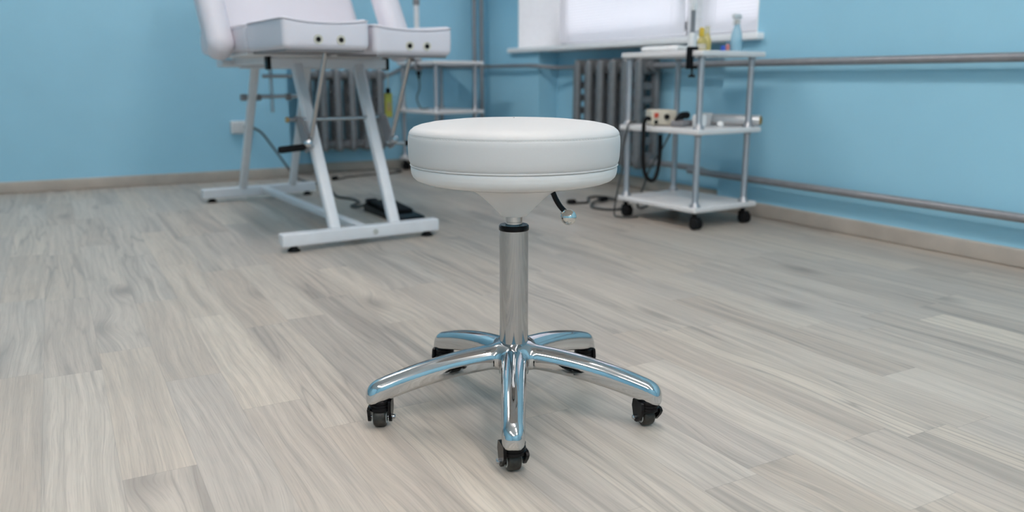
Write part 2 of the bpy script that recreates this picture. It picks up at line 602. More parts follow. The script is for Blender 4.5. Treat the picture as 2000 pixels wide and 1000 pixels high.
blind('narrow white slatted blind behind the spray bottle, right part of the window', y0 + 0.012, MY0 + 0.010, FX - 0.036)

# ceiling lamps (above the frame): long wrap-around fluorescent fittings
def ceiling_lamp(x, y):
    t = thing('ceiling_light', 'long white fluorescent light fitting lit on the ceiling', 'ceiling light', (x, y, ZC), 0, 'ceiling light fittings')
    MB().rbox((0, 0, -0.0125), (0.20, 1.26, 0.025), 0.004, 2).build('lamp_frame', M['frame'], t)
    MB().rbox((0, 0, -0.075), (0.18, 1.20, 0.11), 0.04, 4).build('diffuser', M['lit'], t)
for (x, y) in ((0.80, -2.3), (0.80, -0.5), (0.80, 1.3), (-1.3, -2.3), (-1.3, -0.5), (0.35, 3.9)):
    ceiling_lamp(x, y)

# ------------------------------------------------------------------ rolling stool
SC = Vector((0.684, 1.217, 0))
stool = thing('rolling_stool', 'white round padded stool on a chrome five-star base with black castors', 'stool', SC)
seat = [(0, 0.5275), (0.05, 0.5268), (0.10, 0.5245), (0.14, 0.5205), (0.160, 0.5165), (0.1705, 0.5125), (0.1765, 0.5075), (0.1788, 0.5035),
        (0.1790, 0.5022), (0.1787, 0.5012), (0.1788, 0.5004), (0.1795, 0.4994), (0.1802, 0.4975), (0.1808, 0.490), (0.1808, 0.478), (0.1803, 0.465),
        (0.1790, 0.457), (0.1772, 0.4525), (0.1745, 0.4506), (0.150, 0.450), (0, 0.450)]
so = MB().lathe(seat, n=128).build('seat_cushion', M['vinyl'], stool, angle=60)
st = MB()
NS = 190
for k in range(NS):
    a0 = 2 * math.pi * (k + 0.16) / NS
    a1 = 2 * math.pi * (k + 0.80) / NS
    r0 = 0.1789
    st.tube([(r0 * math.cos(a), r0 * math.sin(a), 0.5008) for a in (a0, (a0 + a1) / 2, a1)], 0.0006, 5)
st.build('stitching', M['thread'], so)
MB().lathe([(0, 0.52755), (0.0012, 0.5279), (0.0014, 0.5272)], n=12).build('air_hole', M['blackmatt'], so)
MB().tube([(0.1765 * math.cos(2 * math.pi * k / 128), 0.1765 * math.sin(2 * math.pi * k / 128), 0.4502) for k in range(128)], 0.0017, 8, closed=True).build('piping', M['vinyl'], so)
MB().lathe([(0, 0.449), (0.17, 0.449), (0.1762, 0.4480), (0.1770, 0.4445), (0.1766, 0.4400), (0.1763, 0.4388), (0.1763, 0.4380), (0.1757, 0.4350), (0.1735, 0.4300),
        (0.1690, 0.4258), (0.160, 0.4222), (0.148, 0.4196), (0.13, 0.419), (0, 0.419)], n=128).build('seat_plate', M['plastic'], stool, angle=60)
cone = [(0, 0.4192), (0.1475, 0.4192), (0.130, 0.4165), (0.112, 0.4138), (0.0955, 0.4112), (0.083, 0.4082), (0.0720, 0.4038), (0.0625, 0.3978), (0.0530, 0.3900),
        (0.0425, 0.3800), (0.0340, 0.3715), (0.0268, 0.3640), (0.0240, 0.3605), (0.0225, 0.3590), (0.0205, 0.3588), (0, 0.3595)]
MB().lathe(cone, n=96).build('shroud', M['plastic'], stool, angle=60)
gp = MB().lathe([(0, 0.362), (0.0148, 0.362), (0.0148, 0.3493), (0.0143, 0.3490), (0.0143, 0.3482), (0.0148, 0.3479), (0.0148, 0.338), (0, 0.338)], n=48).build('gas_piston', M['chrome'], stool)
MB().lathe([(0, 0.3425), (0.0165, 0.3425), (0.0215, 0.3430), (0.0245, 0.3432), (0.0262, 0.3415), (0.0265, 0.338), (0.0265, 0.3345), (0.0258, 0.3335), (0, 0.3335)], n=48).build('collar', M['black'], stool)
MB().lathe([(0, 0.334), (0.0256, 0.334), (0.0256, 0.118), (0, 0.118)], n=64).build('column', M['tube'], stool)
# height lever, reaching out to the right as seen from the doorway side
rv_ = Vector((math.cos(YAW), -math.sin(YAW), 0))
fw_ = Vector((math.sin(YAW), math.cos(YAW), 0))
lv = [rv_ * a - fw_ * 0.012 + Vector((0, 0, z)) for a, z in ((0.060, 0.4120), (0.0665, 0.4020), (0.0725, 0.3890), (0.0800, 0.3770), (0.0895, 0.3665))]
lo = MB().tube(spline(lv, 5), 0.0047, 12).build('height_lever', M['black'], stool)
kc = rv_ * 0.0945 - fw_ * 0.012 + Vector((0, 0, 0.358))
kd = (lv[-1] - lv[-2]).normalized()
kp = [(0, -0.0140)] + [(0.0140 * math.cos(R(a)), 0.0140 * math.sin(R(a))) for a in range(-75, 61, 15)] + [(0.0062, 0.0128), (0.0060, 0.0148), (0, 0.0148)]
MB().lathe(kp, kc, 28, axis(-kd)).build('lever_knob', M['knob'], lo)

# cast star base: one smooth surface, cut into hub and five legs along the casting
def star_base(parent, rot):
    res = 0.0026
    xs = np.arange(-0.29, 0.2901, res)
    zs = np.arange(0.022, 0.142, res)
    def leg_f(r, t, z):
        w = np.interp(r, [0, 0.05, 0.12, 0.24, 0.27], [0.0240, 0.0232, 0.0215, 0.0186, 0.0178])
        zt = 0.1262 - 0.70 * r * r
        zb = np.where(r < 0.2, 0.0865 - 0.70 * r * r, 0.0865 - 0.028 - 0.28 * (r - 0.2))
        zb = np.minimum(zb, zt - 0.030)
        zc, h = (zt * 0.42 + zb * 0.58), 1.0
        hu, hd = zt - zc, zc - zb
        up = z > zc
        q = np.where(up, np.abs(z - zc) / hu, np.abs(z - zc) / hd)
        tt = np.abs(t) / w
        s = np.maximum(0, (r - 0.243)) / 0.026
        p_up = (tt ** 2.35 + q ** 2.35 + s ** 2.6 + 1e-12) ** (1 / 2.35)
        p_dn = (tt ** 4.5 + q ** 4.5 + s ** 3 + 1e-12) ** (1 / 4.5)
        k = np.clip((z - zc) / (0.35 * hu) * 0.5 + 0.5, 0, 1)
        p = p_up * k + p_dn * (1 - k)
        return (p - 1) * w + np.maximum(0, -r) * 1.0
    def smin(a, b, k):
        h = np.clip(0.5 + 0.5 * (b - a) / k, 0, 1)
        return b * (1 - h) + a * h - k * h * (1 - h)
    def sdf(P):
        x, y, z = P[..., 0], P[..., 1], P[..., 2]
        rr = np.sqrt(x * x + y * y)
        dz = np.abs(z - 0.1015) - 0.0225
        dr = rr - 0.0315
        f = np.minimum(np.maximum(dr + 0.004, dz + 0.004), 0) + np.sqrt(np.maximum(dr + 0.004, 0) ** 2 + np.maximum(dz + 0.004, 0) ** 2 + 1e-12) - 0.004
        for k in range(5):
            a = rot + k * 2 * math.pi / 5
            r = x * math.cos(a) + y * math.sin(a)
            t = -x * math.sin(a) + y * math.cos(a)
            f = smin(f, leg_f(r, t, z), 0.016)
        return f
    G = np.stack(np.meshgrid(xs, xs, zs, indexing='ij'), -1)
    D = sdf(G)
    nx, ny, nz = D.shape
    neg = D < 0
    # surface nets
    cnt = np.zeros((nx - 1, ny - 1, nz - 1))
    acc = np.zeros((nx - 1, ny - 1, nz - 1, 3))
    corners = [(i, j, k) for i in (0, 1) for j in (0, 1) for k in (0, 1)]
    sub = lambda A, c: A[c[0]:nx - 1 + c[0], c[1]:ny - 1 + c[1], c[2]:nz - 1 + c[2]]
    for a in corners:
        for ax in range(3):
            if a[ax] == 1:
                continue
            c = list(a); c[ax] = 1
            da, db = sub(D, a), sub(D, tuple(c))
            cr = (da < 0) != (db < 0)
            t = np.where(cr, da / np.where(cr, da - db, 1), 0)
            for q in range(3):
                acc[..., q] += np.where(cr, a[q] + (t if q == ax else 0), 0)
            cnt += cr
    act = cnt > 0
    ids = -np.ones(act.shape, int)
    ids[act] = np.arange(act.sum())
    I = np.argwhere(act)
    V = (I + acc[act] / cnt[act][:, None]) * res + np.array([xs[0], xs[0], zs[0]])
    def grad(P):
        e = 4e-5
        g = np.empty_like(P)
        for q in range(3):
            d = np.zeros(3); d[q] = e
            g[:, q] = (sdf(P + d) - sdf(P - d)) / (2 * e)
        return g
    for _ in range(5):
        g = grad(V)
        st_ = sdf(V)[:, None] * g / np.maximum((g * g).sum(1), 1e-3)[:, None]
        V = V - np.clip(st_, -res * 0.7, res * 0.7)
    Nn = grad(V)
    Nn /= np.maximum(np.linalg.norm(Nn, axis=1), 1e-9)[:, None]
    faces = []
    for ax in range(3):
        b, c = (ax + 1) % 3, (ax + 2) % 3
        sl0 = [slice(None)] * 3; sl1 = [slice(None)] * 3
        sl0[ax] = slice(0, -1); sl1[ax] = slice(1, None)
        cr = neg[tuple(sl0)] != neg[tuple(sl1)]
        E = np.argwhere(cr)
        E = E[(E[:, b] > 0) & (E[:, c] > 0)]
        ok = (E[:, b] < D.shape[b] - 1) & (E[:, c] < D.shape[c] - 1)
        E = E[ok]
        flip = neg[tuple(E.T)]
        q = []
        for (ob, oc) in ((-1, -1), (0, -1), (0, 0), (-1, 0)):
            W_ = E.copy(); W_[:, b] += ob; W_[:, c] += oc
            q.append(ids[tuple(W_.T)])
        Q = np.stack(q, 1)
        Q[~flip] = Q[~flip][:, ::-1]
        faces.append(Q)
    Fq = np.concatenate(faces)
    cen = V[Fq].mean(1)
    rad = np.hypot(cen[:, 0], cen[:, 1])
    ang = (np.arctan2(cen[:, 1], cen[:, 0]) - rot) % (2 * math.pi)
    sec = np.round(ang / (2 * math.pi / 5)).astype(int) % 5
    grp = np.where(rad < 0.052, 5, sec)
    out = []
    for gi in range(6):
        f = Fq[grp == gi]
        used = np.unique(f)
        rem = -np.ones(len(V), int); rem[used] = np.arange(len(used))
        me = bpy.data.meshes.new('star_hub' if gi == 5 else 'star_leg')
        me.from_pydata(V[used].tolist(), [], rem[f].tolist())
        me.update()
        me.polygons.foreach_set('use_smooth', [True] * len(me.polygons))
        me.normals_split_custom_set_from_vertices(Nn[used].tolist())
        me.materials.append(M['chrome'])
        o = bpy.data.objects.new(me.name, me)
        COL.objects.link(o)
        o.parent = parent
        out.append(o)
    return out
ROT = R(-119.5)
star_base(stool, ROT)
MB().lathe([(0.0262, 0.1195), (0.0300, 0.1215), (0.0312, 0.1240), (0.0300, 0.1262), (0.0268, 0.1268), (0.0254, 0.1268)], n=64).build('weld_ring', M['chrome'], stool)
MB().lathe([(0, 0.079), (0.027, 0.079), (0.027, 0.070), (0.022, 0.068), (0, 0.068)], n=40).build('bottom_cap', M['hubgrey'], stool)

def make_castor(parent, loc, rz):
    """hooded twin-cheek castor; the wheel axle runs along local x"""
    e = bpy.data.objects.new('castor', None)
    body = MB()
    body.lathe([(0, 0.050), (0.0165, 0.050), (0.0190, 0.0480), (0.0190, 0.0445), (0.0176, 0.0438), (0.0176, 0.0428), (0.0192, 0.0420), (0.0196, 0.0390),
                (0.0184, 0.0382), (0.0184, 0.0372), (0.0200, 0.0362), (0.0203, 0.0315), (0.0190, 0.0300), (0, 0.0300)], n=36)
    for s in (-1, 1):
        tall = 0.0490 if s < 0 else 0.0360
        poly = [(-0.0175, 0.031), (-0.0135, 0.0235), (-0.001, 0.0100), (0.006, 0.0090), (0.0105, 0.0125), (0.0140, 0.0250), (0.0175, 0.034), (0.0150, tall - 0.002), (0.0120, tall), (-0.0120, tall), (-0.0155, tall - 0.002)]
        m = Matrix(((0, 0, 1, s * 0.0182), (1, 0, 0, 0), (0, 1, 0, 0), (0, 0, 0, 1)))
        body.prism(poly, -0.0026, 0.0026, m)
    o = body.build('castor', M['black'], parent)
    o.location = loc
    o.rotation_euler = (0, 0, rz)
    Y = axis((1, 0, 0))
    prof = [(0.0062, -0.0112), (0.0125, -0.0112), (0.0150, -0.0102), (0.0167, -0.0080), (0.0173, -0.0045), (0.0174, 0.0), (0.0173, 0.0045), (0.0167, 0.0080), (0.0150, 0.0102), (0.0125, 0.0112), (0.0062, 0.0112)]
    MB().lathe(prof, (0, 0.004, 0.0174), 40, Y).build('wheel', M['rubber'], o)
    for s in (-1, 1):
        MB().lathe([(0.0085, s * 0.0115), (0.0103, s * 0.0123), (0.0113, s * 0.0113)], (0, 0.004, 0.0174), 32, Y).build('wheel_ring', M['hubgrey'], o)
    bt = MB()
    bt.lathe([(0, -0.0265), (0.0030, -0.0265), (0.0044, -0.0250), (0.0044, -0.0205), (0.0024, -0.0205), (0.0024, 0.0205), (0, 0.0205)], (0, 0.004, 0.0174), 10, Y)
    bt.build('axle_bolt', M['steel'], o)
    return o
vr = -YAW
for k, turn in enumerate((vr + 0.30, vr + 0.36, vr + math.pi + 0.25, vr - 0.45, vr + math.pi)):
    a = ROT + k * 2 * math.pi / 5
    make_castor(stool, (0.2445 * math.cos(a), 0.2445 * math.sin(a), 0), turn)

# ------------------------------------------------------------------ radiators and pipes
def radiator(label, loc, rz, n, pitch, h, depth, wide, reach):
    """cast-iron column radiator; sections along local x, front towards local -y, base at z=0"""
    t = thing('radiator', label, 'radiator', loc, rz)
    r = 0.0175
    sec = MB()
    y0, y1 = -depth / 2 + r, depth / 2 - r
    for y in (y0, y1):
        pts = [(0, y, 0.045), (0, y, 0.075), (0, y, h - 0.075), (0, y, h - 0.045)]
        c = MB()
        c.tube([(0, y, z) for z in (0.035, 0.06, 0.09, h - 0.09, h - 0.06, h - 0.035)], [wide * 0.9, wide * 0.97, wide, wide, wide * 0.97, wide * 0.9], 14)
        sec.add([(x * 1.02, y + (yy - y) * 0.78, z) for x, yy, z in c.v], c.f)
    for z in (0.045, h - 0.045):
        sec.rbox((0, 0, z), (0.044, depth, 0.085), 0.021, 4)
        sec.tube([(-pitch / 2, 0, z), (-0.02, 0, z), (0.02, 0, z), (pitch / 2, 0, z)], 0.030, 14)
    for k in range(5):                                    # bars of the web between the two columns
        z = 0.11 + (h - 0.22) * (k + 0.5) / 5
        sec.rbox((0, 0, z), (0.014, depth - 0.03, (h - 0.22) / 5 * 0.56), 0.006, 2)
    first = None
    for i in range(n):
        x = (i - (n - 1) / 2) * pitch
        if first is None:
            first = sec.build('section', M['radiator'], t)
            o = first
        else:
            o = first.copy(); COL.objects.link(o); o.parent = t
        o.location = (x, 0, 0)
    e = (n - 1) / 2 * pitch
    for s in (-1, 1):
        for z in (0.045, h - 0.045):
            MB().lathe([(0, 0.0), (0.026, 0.0), (0.026, 0.016), (0, 0.016)], (s * (e + 0.024), 0, z), 8, axis((s, 0, 0))).build('end_plug', M['radiator'], t)
        for z in (0.07, h - 0.09):
            MB().tube([(s * e * 0.6, 0, z), (s * e * 0.6, depth * 0.5 + reach, z)], 0.007, 8).build('wall_bracket', M['radiator'], t)
    return t
# right wall: front faces -x; sections along y
radiator('grey cast-iron radiator in the niche under the window, behind the trolley of bottles', (2.700, 3.680, 0.125), R(-90), 6, 0.1135, 0.575, 0.145, 0.0280, 0.024)
radiator('grey cast-iron radiator on the back wall, behind the treatment chair', (1.600, 5.045, 0.140), 0, 6, 0.0925, 0.515, 0.135, 0.0235, 0.044)

def pipe(label, pts, r=0.0150, n=6):
    o = MB().tube(spline(pts, n), r, 16).build('heating_pipe', M['pipe'])
    return tag(o, label, 'pipe', 'grey heating pipes')
zu, zl, px_ = 0.657, 0.166, XR - 0.050
rx = 2.700
pipe('upper grey pipe along the right wall, crossing at the height of the trolley top',
     [(px_, YF + 0.02, zu), (px_, 0, zu), (px_, 2.70, zu), (px_ + 0.005, 2.80, zu), (rx - 0.02, 2.93, zu), (rx, 3.02, zu), (rx, 3.352, zu)])
pipe('lower grey pipe along the right wall just above the skirting',
     [(px_, YF + 0.02, zl), (px_, 0, zl), (px_, 2.72, zl), (px_ + 0.005, 2.82, zl), (rx - 0.02, 2.96, zl), (rx, 3.05, zl), (rx, 3.352, zl)])
pipe('grey pipe between the niche radiator and the room corner, bent at the niche edge',
     [(rx, 4.008, zu), (rx, 4.16, zu), (rx - 0.012, 4.27, zu), (px_ + 0.01, 4.41, zu + 0.012), (px_, 4.52, zu + 0.014), (px_, 4.85, zu + 0.014), (px_, 5.05, zu + 0.014), (px_ - 0.03, 5.125, zu + 0.014), (px_ - 0.12, 5.140, zu + 0.014), (2.2, 5.140, zu + 0.012)], 0.0120)
pipe('grey pipe from the room corner to the radiator behind the treatment chair',
     [(2.196, 5.140, zu + 0.012), (2.05, 5.135, zu), (1.95, 5.075, 0.625), (1.90, 5.045, 0.610), (1.880, 5.045, 0.610)], 0.0120)
for x, lab in ((2.538, 'vertical grey pipe in the room corner, left of the pair'), (2.592, 'vertical grey pipe in the room corner, right of the pair')):
    o = MB().tube([(x, 5.062, 0.0), (x, 5.062, 1.3), (x, 5.062, ZC)], 0.0145, 16).build('riser_pipe', M['pipe'])
    tag(o, lab, 'pipe', 'grey heating pipes')

# ------------------------------------------------------------------ treatment chair
CH_A = R(4.5)
CH_O = Vector((0.96, 2.86, 0))
chair = thing('treatment_chair', 'white reclining treatment chair with two split leg rests on a white metal frame', 'treatment chair', CH_O, CH_A)
WM = M['whitemetal']
def bar(p0, p1, w, h, r=0.006):
    """rectangular tube from p0 to p1 (w across, h upwards)"""
    a, c = Vector(p0), Vector(p1)
    d = c - a
    z = d.normalized()
    x = z.cross(Vector((0, 0, 1)) if abs(z.z) < 0.95 else Vector((0, 1, 0))).normalized()
    y = z.cross(x)
    m = Matrix((x, y, z)).transposed().to_4x4()
    m.translation = (a + c) / 2
    return MB().rbox((0, 0, 0), (w, h, d.length), r, 3, m)
zb_, zt_ = 0.020, 0.066
for (y, xa, xb) in ((-0.040, -0.322, 0.290), (1.310, -0.268, 0.300)):
    o = MB().rbox(((xa + xb) / 2, y, (zb_ + zt_) / 2), (xb - xa, 0.046, zt_ - zb_), 0.006, 3).build('foot_bar', WM, chair)
    for x in (xa + 0.045, xb - 0.042):
        MB().lathe([(0, 0), (0.0235, 0), (0.0225, 0.006), (0.012, 0.015), (0.010, 0.021), (0, 0.021)], (x, y, 0), 24).build('rubber_foot', M['black'], o)
    if y < 0:
        MB().lathe([(0, 0), (0.0105, 0), (0.0105, 0.003), (0.006, 0.004), (0, 0.004)], (0.025, y - 0.0215, 0.042), 20, axis((0, -1, 0))).build('end_plug', M['hubgrey'], o)
bar((0.005, -0.03, 0.046), (0.035, 1.30, 0.046), 0.034, 0.028).build('floor_spine', WM, chair)
fx = ((-0.122, -0.096), (0.112, 0.156))
for (xb, xt) in fx:
    bar((xb, -0.040, 0.055), (xt, 0.350, 0.645), 0.042, 0.040, 0.012).build('leg', WM, chair)
for (xb, xt) in ((-0.072, -0.102), (0.180, 0.130)):
    bar((xb, 1.310, 0.050), (xt, 0.860, 0.650), 0.036, 0.032, 0.010).build('leg', WM, chair)
tb = MB().rbox((0.037, 0.350, 0.650), (0.478, 0.036, 0.038), 0.004, 2).build('hinge_bar', WM, chair)
for x in (-0.206, 0.280):
    MB().rbox((x, 0.350, 0.650), (0.016, 0.040, 0.050), 0.005, 2).build('end_cap', M['black'], tb)
MB().rbox((0.03, 0.860, 0.652), (0.40, 0.036, 0.036), 0.004, 2).build('rear_rail', WM, chair)
for x in (-0.175, 0.235):
    MB().rbox((x, 0.62, 0.662), (0.034, 0.56, 0.030), 0.004, 2).build('seat_rail', WM, chair)
MB().rbox((0.005, 0.54, 0.681), (0.60, 0.46, 0.014), 0.004, 2).build('seat_board', M['laminate'], chair)
MB().rbox((-0.165, 0.90, 0.655), (0.16, 0.10, 0.030), 0.006, 2).build('back_hinge', WM, chair)
# cushions
def pad(cx, cy, cz, sx, sy, sz, r, dish=0.0):
    def df(x, y, z):
        if dish and z > 0:
            u = min(1, abs(x) / (sx / 2))
            z = z - dish * (1 - u ** 2.2) * (z / (sz / 2)) + 0.004 * u ** 6
        bulge = 1 + 0.010 * (1 - (2 * z / sz) ** 2)
        return (x * bulge, y * bulge, z)
    return MB().rbox((cx, cy, cz), (sx, sy, sz), r, 4, None, df)
def loop(cx, cy, cz, sx, sy, z, r, dish):
    """piping line around the top edge of a pad"""
    pts = []
    for (qx, qy, a0) in ((1, 1, 0), (-1, 1, 90), (-1, -1, 180), (1, -1, 270)):
        for k in range(5):
            a = R(a0 + 22.5 * k)
            pts.append((qx * (sx / 2 - r) + r * math.cos(a), qy * (sy / 2 - r) + r * math.sin(a)))
    full = []
    for i, p in enumerate(pts):
        q = pts[(i + 1) % len(pts)]
        n = max(1, int(math.hypot(q[0] - p[0], q[1] - p[1]) / 0.02))
        for k in range(n):
            full.append((p[0] + (q[0] - p[0]) * k / n, p[1] + (q[1] - p[1]) * k / n))
    out = []
    for (x, y) in full:
        u = min(1, abs(x) / (sx / 2))
        out.append((cx + x * 1.006, cy + y * 1.006, cz + z - dish * (1 - u ** 2.2) * 0.9))
    return MB().tube(out, 0.0024, 6, closed=True)
VL = M['vinyl_lilac']
for (x0, x1, tilt, zz, hs) in ((-0.304, -0.004, 0.0, 0.738, (-0.187, -0.108)), (0.014, 0.318, 0.030, 0.736, (0.146, 0.214))):
    sx, sy, sz = x1 - x0, 0.40, 0.104
    e = bpy.data.objects.new('leg_rest', None)
    p = pad(0, -0.20, 0, sx, sy, sz, 0.020, 0.014).build('leg_rest', VL, chair, angle=60)
    p.location = ((x0 + x1) / 2, 0.262, zz)
    p.rotation_euler = (tilt, 0, 0)
    loop(0, -0.20, 0, sx, sy, sz / 2 - 0.007, 0.020, 0.014).build('piping', M['piping'], p)
    for h in hs:
        hx = h - (x0 + x1) / 2
        MB().lathe([(0.0045, 0), (0.0120, 0.000), (0.0150, 0.0025), (0.0160, 0.0000)], (hx, -0.4020, -0.020), 28, axis((0, -1, 0))).build('eyelet', M['ring'], p)
        MB().lathe([(0, 0.0028), (0.0085, 0.0028), (0.0085, -0.002)], (hx, -0.4020, -0.020), 20, axis((0, -1, 0))).build('eyelet_hole', M['blackmatt'], p)
    MB().rbox((0, -0.20, -sz / 2 - 0.002), (sx - 0.03, sy - 0.03, 0.012), 0.004, 2).build('rest_board', M['greyplate'], p)
s_ = pad(0.005, 0.60, 0.738, 0.625, 0.665, 0.100, 0.022).build('seat_cushion', VL, chair, angle=60)
loop(0.005, 0.60, 0.738, 0.625, 0.665, 0.043, 0.022, 0).build('piping', M['piping'], s_)
# back rest leans back, arm rests slope the same way
bk = MB().rbox((0, 0.055, 0.40), (0.66, 0.11, 0.80), 0.045, 4).build('backrest', VL, chair, angle=60)
bk.location = (0.040, 0.74, 0.765)
bk.rotation_euler = (R(-32), 0, 0)
for x in (-0.358, 0.384):
    a_ = MB().rbox((0, 0.060, 0.29), (0.100, 0.120, 0.66), 0.045, 4).build('armrest', VL, chair, angle=60)
    a_.location = (x, 0.372, 0.742)
    a_.rotation_euler = (R(-33), 0, 0)
# clamp bar, plates, star knobs, handles, struts
cb = MB().tube([(-0.185, 0.205, 0.443), (0.0, 0.205, 0.443), (0.195, 0.205, 0.443)], 0.0075, 12).build('clamp_bar', M['steel'], chair)
MB().lathe([(0, 0), (0.010, 0), (0.010, 0.010), (0, 0.010)], (-0.188, 0.205, 0.443), 12, axis((-1, 0, 0))).build('bolt_head', M['brass'], cb)
MB().lathe([(0, 0), (0.010, 0), (0.010, 0.010), (0, 0.010)], (0.196, 0.205, 0.443), 12, axis((1, 0, 0))).build('bolt_head', M['hubgrey'], cb)
for (x, s) in ((-0.152, -1), (0.186, 1)):
    pm = Matrix(((0, 0, 1, x), (1, 0, 0, 0), (0, 1, 0, 0), (0, 0, 0, 1)))
    pt_ = MB().prism([(0.235, 0.455), (0.165, 0.455), (0.095, 0.362), (0.100, 0.335), (0.135, 0.325), (0.165, 0.345)], -0.003, 0.003, pm).build('clamp_plate', M['greyplate'], chair)
    kn = MB()
    kn.lathe([(0, -0.010), (0.013, -0.010), (0.016, 0.0), (0.014, 0.010), (0.007, 0.014), (0, 0.014)], (x + s * 0.002, 0.100, 0.362), 10, axis((s * 0.4, -1, 0.1)))
    kn.build('star_knob', M['steel'], pt_)
    hr = MB().tube([(x - s * 0.02, 0.118, 0.350), (x + s * 0.055, 0.105, 0.346)], 0.0075, 10).build('clamp_handle', M['steel'], chair)
    if s < 0:
        MB().tube([(x - 0.012, 0.112, 0.348), (x - 0.018, 0.110, 0.3475), (x - 0.105, 0.100, 0.343), (x - 0.112, 0.100, 0.343)], [0.008, 0.0125, 0.0125, 0.010], 14).build('grip', M['blackmatt'], hr)
    else:
        MB().tube([(x + 0.050, 0.106, 0.346), (x + 0.055, 0.105, 0.346), (x + 0.150, 0.092, 0.345), (x + 0.156, 0.092, 0.345)], [0.008, 0.0110, 0.0110, 0.009], 14).build('grip', M['blackmatt'], hr)
for (xb, xt, zt) in ((-0.140, -0.118, 0.682), (0.186, 0.205, 0.668)):
    sp_ = MB().tube([(xb, 0.125, 0.352), (xt, -0.020, zt)], 0.0085, 12).build('support_strut', M['steel'], chair)
    MB().rbox((xt + 0.008, -0.018, zt - 0.002), (0.014, 0.030, 0.026), 0.004, 2).build('strut_bracket', M['greyplate'], sp_)
# back adjuster behind the rear legs
ad = MB().tube([(-0.135, 0.985, 0.512), (0.150, 0.985, 0.512)], 0.0095, 12).build('adjuster_bar', M['steel'], chair)
for x in (-0.128, -0.062, 0.078):
    MB().tube([(x - 0.012, 0.985, 0.509), (x + 0.012, 0.985, 0.509)], 0.0150, 12).build('adjuster_collar', M['greyplate'], ad)
MB().tube([(0.005, 1.000, 0.440), (0.005, 1.000, 0.648), (0.005, 0.885, 0.655)], 0.0085, 10).build('adjuster_rod', M['steel'], chair)
MB().tube([(-0.050, 0.945, 0.603), (0.160, 0.945, 0.603)], 0.0085, 10).build('cross_rod', M['steel'], chair)

# yellow tag hanging from the hinge bar
tg = thing('tag', 'yellow tag with a black clip hanging under the treatment chair', 'tag', CH_O + Matrix.Rotation(CH_A, 3, 'Z') @ Vector((0.2715, 0.318, 0.44)), CH_A)
MB().rbox((0, 0, 0.045), (0.034, 0.008, 0.098), 0.004, 2).build('tag_body', M['yellowtag'], tg)
MB().rbox((0, 0, 0.103), (0.018, 0.012, 0.022), 0.004, 2).build('clip', M['black'], tg)
MB().rbox((0.001, -0.0045, 0.040), (0.018, 0.002, 0.034), 0.0005, 1).build('tag_print', M['brass'], tg)
MB().tube(spline([(0, 0, 0.112), (0.002, 0.0, 0.150), (-0.001, 0.0, 0.176), (0.0, 0.004, 0.186)], 4), 0.0022, 8).build('cord', M['hubgrey'], tg)

# wall socket and the foot pedal with its cable
so_ = thing('wall_socket', 'white double socket box low on the back wall, left of the treatment chair', 'socket', (0.958, YB, 0.312))
MB().rbox((0, -0.016, 0), (0.120, 0.034, 0.074), 0.007, 3).build('socket_box', M['socket'], so_)
for x in (-0.029, 0.029):
    f_ = MB().lathe([(0.0205, 0.000), (0.0215, 0.002), (0.0215, 0.0035), (0.0195, 0.0035), (0.0185, -0.004), (0, -0.004)], (x, -0.033, 0), 28, axis((0, -1, 0))).build('outlet', M['socket'], so_)
    MB().lathe([(0, 0), (0.0030, 0), (0, 0.0006)], (x - 0.007, -0.0295, 0), 10, axis((0, -1, 0))).build('outlet_hole', M['blackmatt'], f_)
    MB().lathe([(0, 0), (0.0030, 0), (0, 0.0006)], (x + 0.007, -0.0295, 0), 10, axis((0, -1, 0))).build('outlet_hole', M['blackmatt'], f_)
PD = Vector((1.268, 3.345, 0))
pd = thing('foot_pedal', 'black foot pedal on the floor behind the front foot bar of the chair', 'foot pedal', PD, R(2))
PM = Matrix(((0, 0, 1, 0), (1, 0, 0, 0), (0, 1, 0, 0), (0, 0, 0, 1)))
MB().prism([(-0.190, 0.0), (0.190, 0.0), (0.190, 0.030), (0.180, 0.036), (-0.180, 0.020), (-0.190, 0.014)], -0.066, 0.066, PM).build('pedal_base', M['black'], pd)
MB().rbox((0, 0.02, 0.040), (0.108, 0.230, 0.014), 0.005, 3, rot=Matrix.Rotation(R(4), 4, 'X')).build('pedal_plate', M['blackmatt'], pd)
MB().rbox((-0.035, 0.165, 0.036), (0.055, 0.040, 0.044), 0.010, 3).build('cable_entry', M['black'], pd)
pinv = (Matrix.Translation(PD) @ Matrix.Rotation(R(2), 4, 'Z')).inverted()
cab = [(0.990, 4.962, 0.312), (1.005, 4.952, 0.310), (1.055, 4.925, 0.285), (1.115, 4.880, 0.190), (1.180, 4.830, 0.075), (1.215, 4.780, 0.020), (1.240, 4.680, 0.008), (1.275, 4.560, 0.007), (1.285, 4.42, 0.007),
       (1.262, 4.29, 0.007), (1.235, 4.12, 0.007), (1.215, 3.98, 0.007), (1.255, 3.87, 0.007), (1.245, 3.74, 0.007), (1.180, 3.66, 0.007), (1.190, 3.585, 0.012), (1.222, 3.520, 0.036)]
cb_ = MB().tube(spline([pinv @ Vector(p) for p in cab], 6), 0.0065, 10).build('cable', M['cable'], pd)
MB().tube([pinv @ Vector(p) for p in ((0.987, 4.9660, 0.312), (0.987, 4.962, 0.312), (0.989, 4.935, 0.312), (0.995, 4.93, 0.312))], [0.016, 0.018, 0.013, 0.008], 14).build('plug', M['black'], cb_)

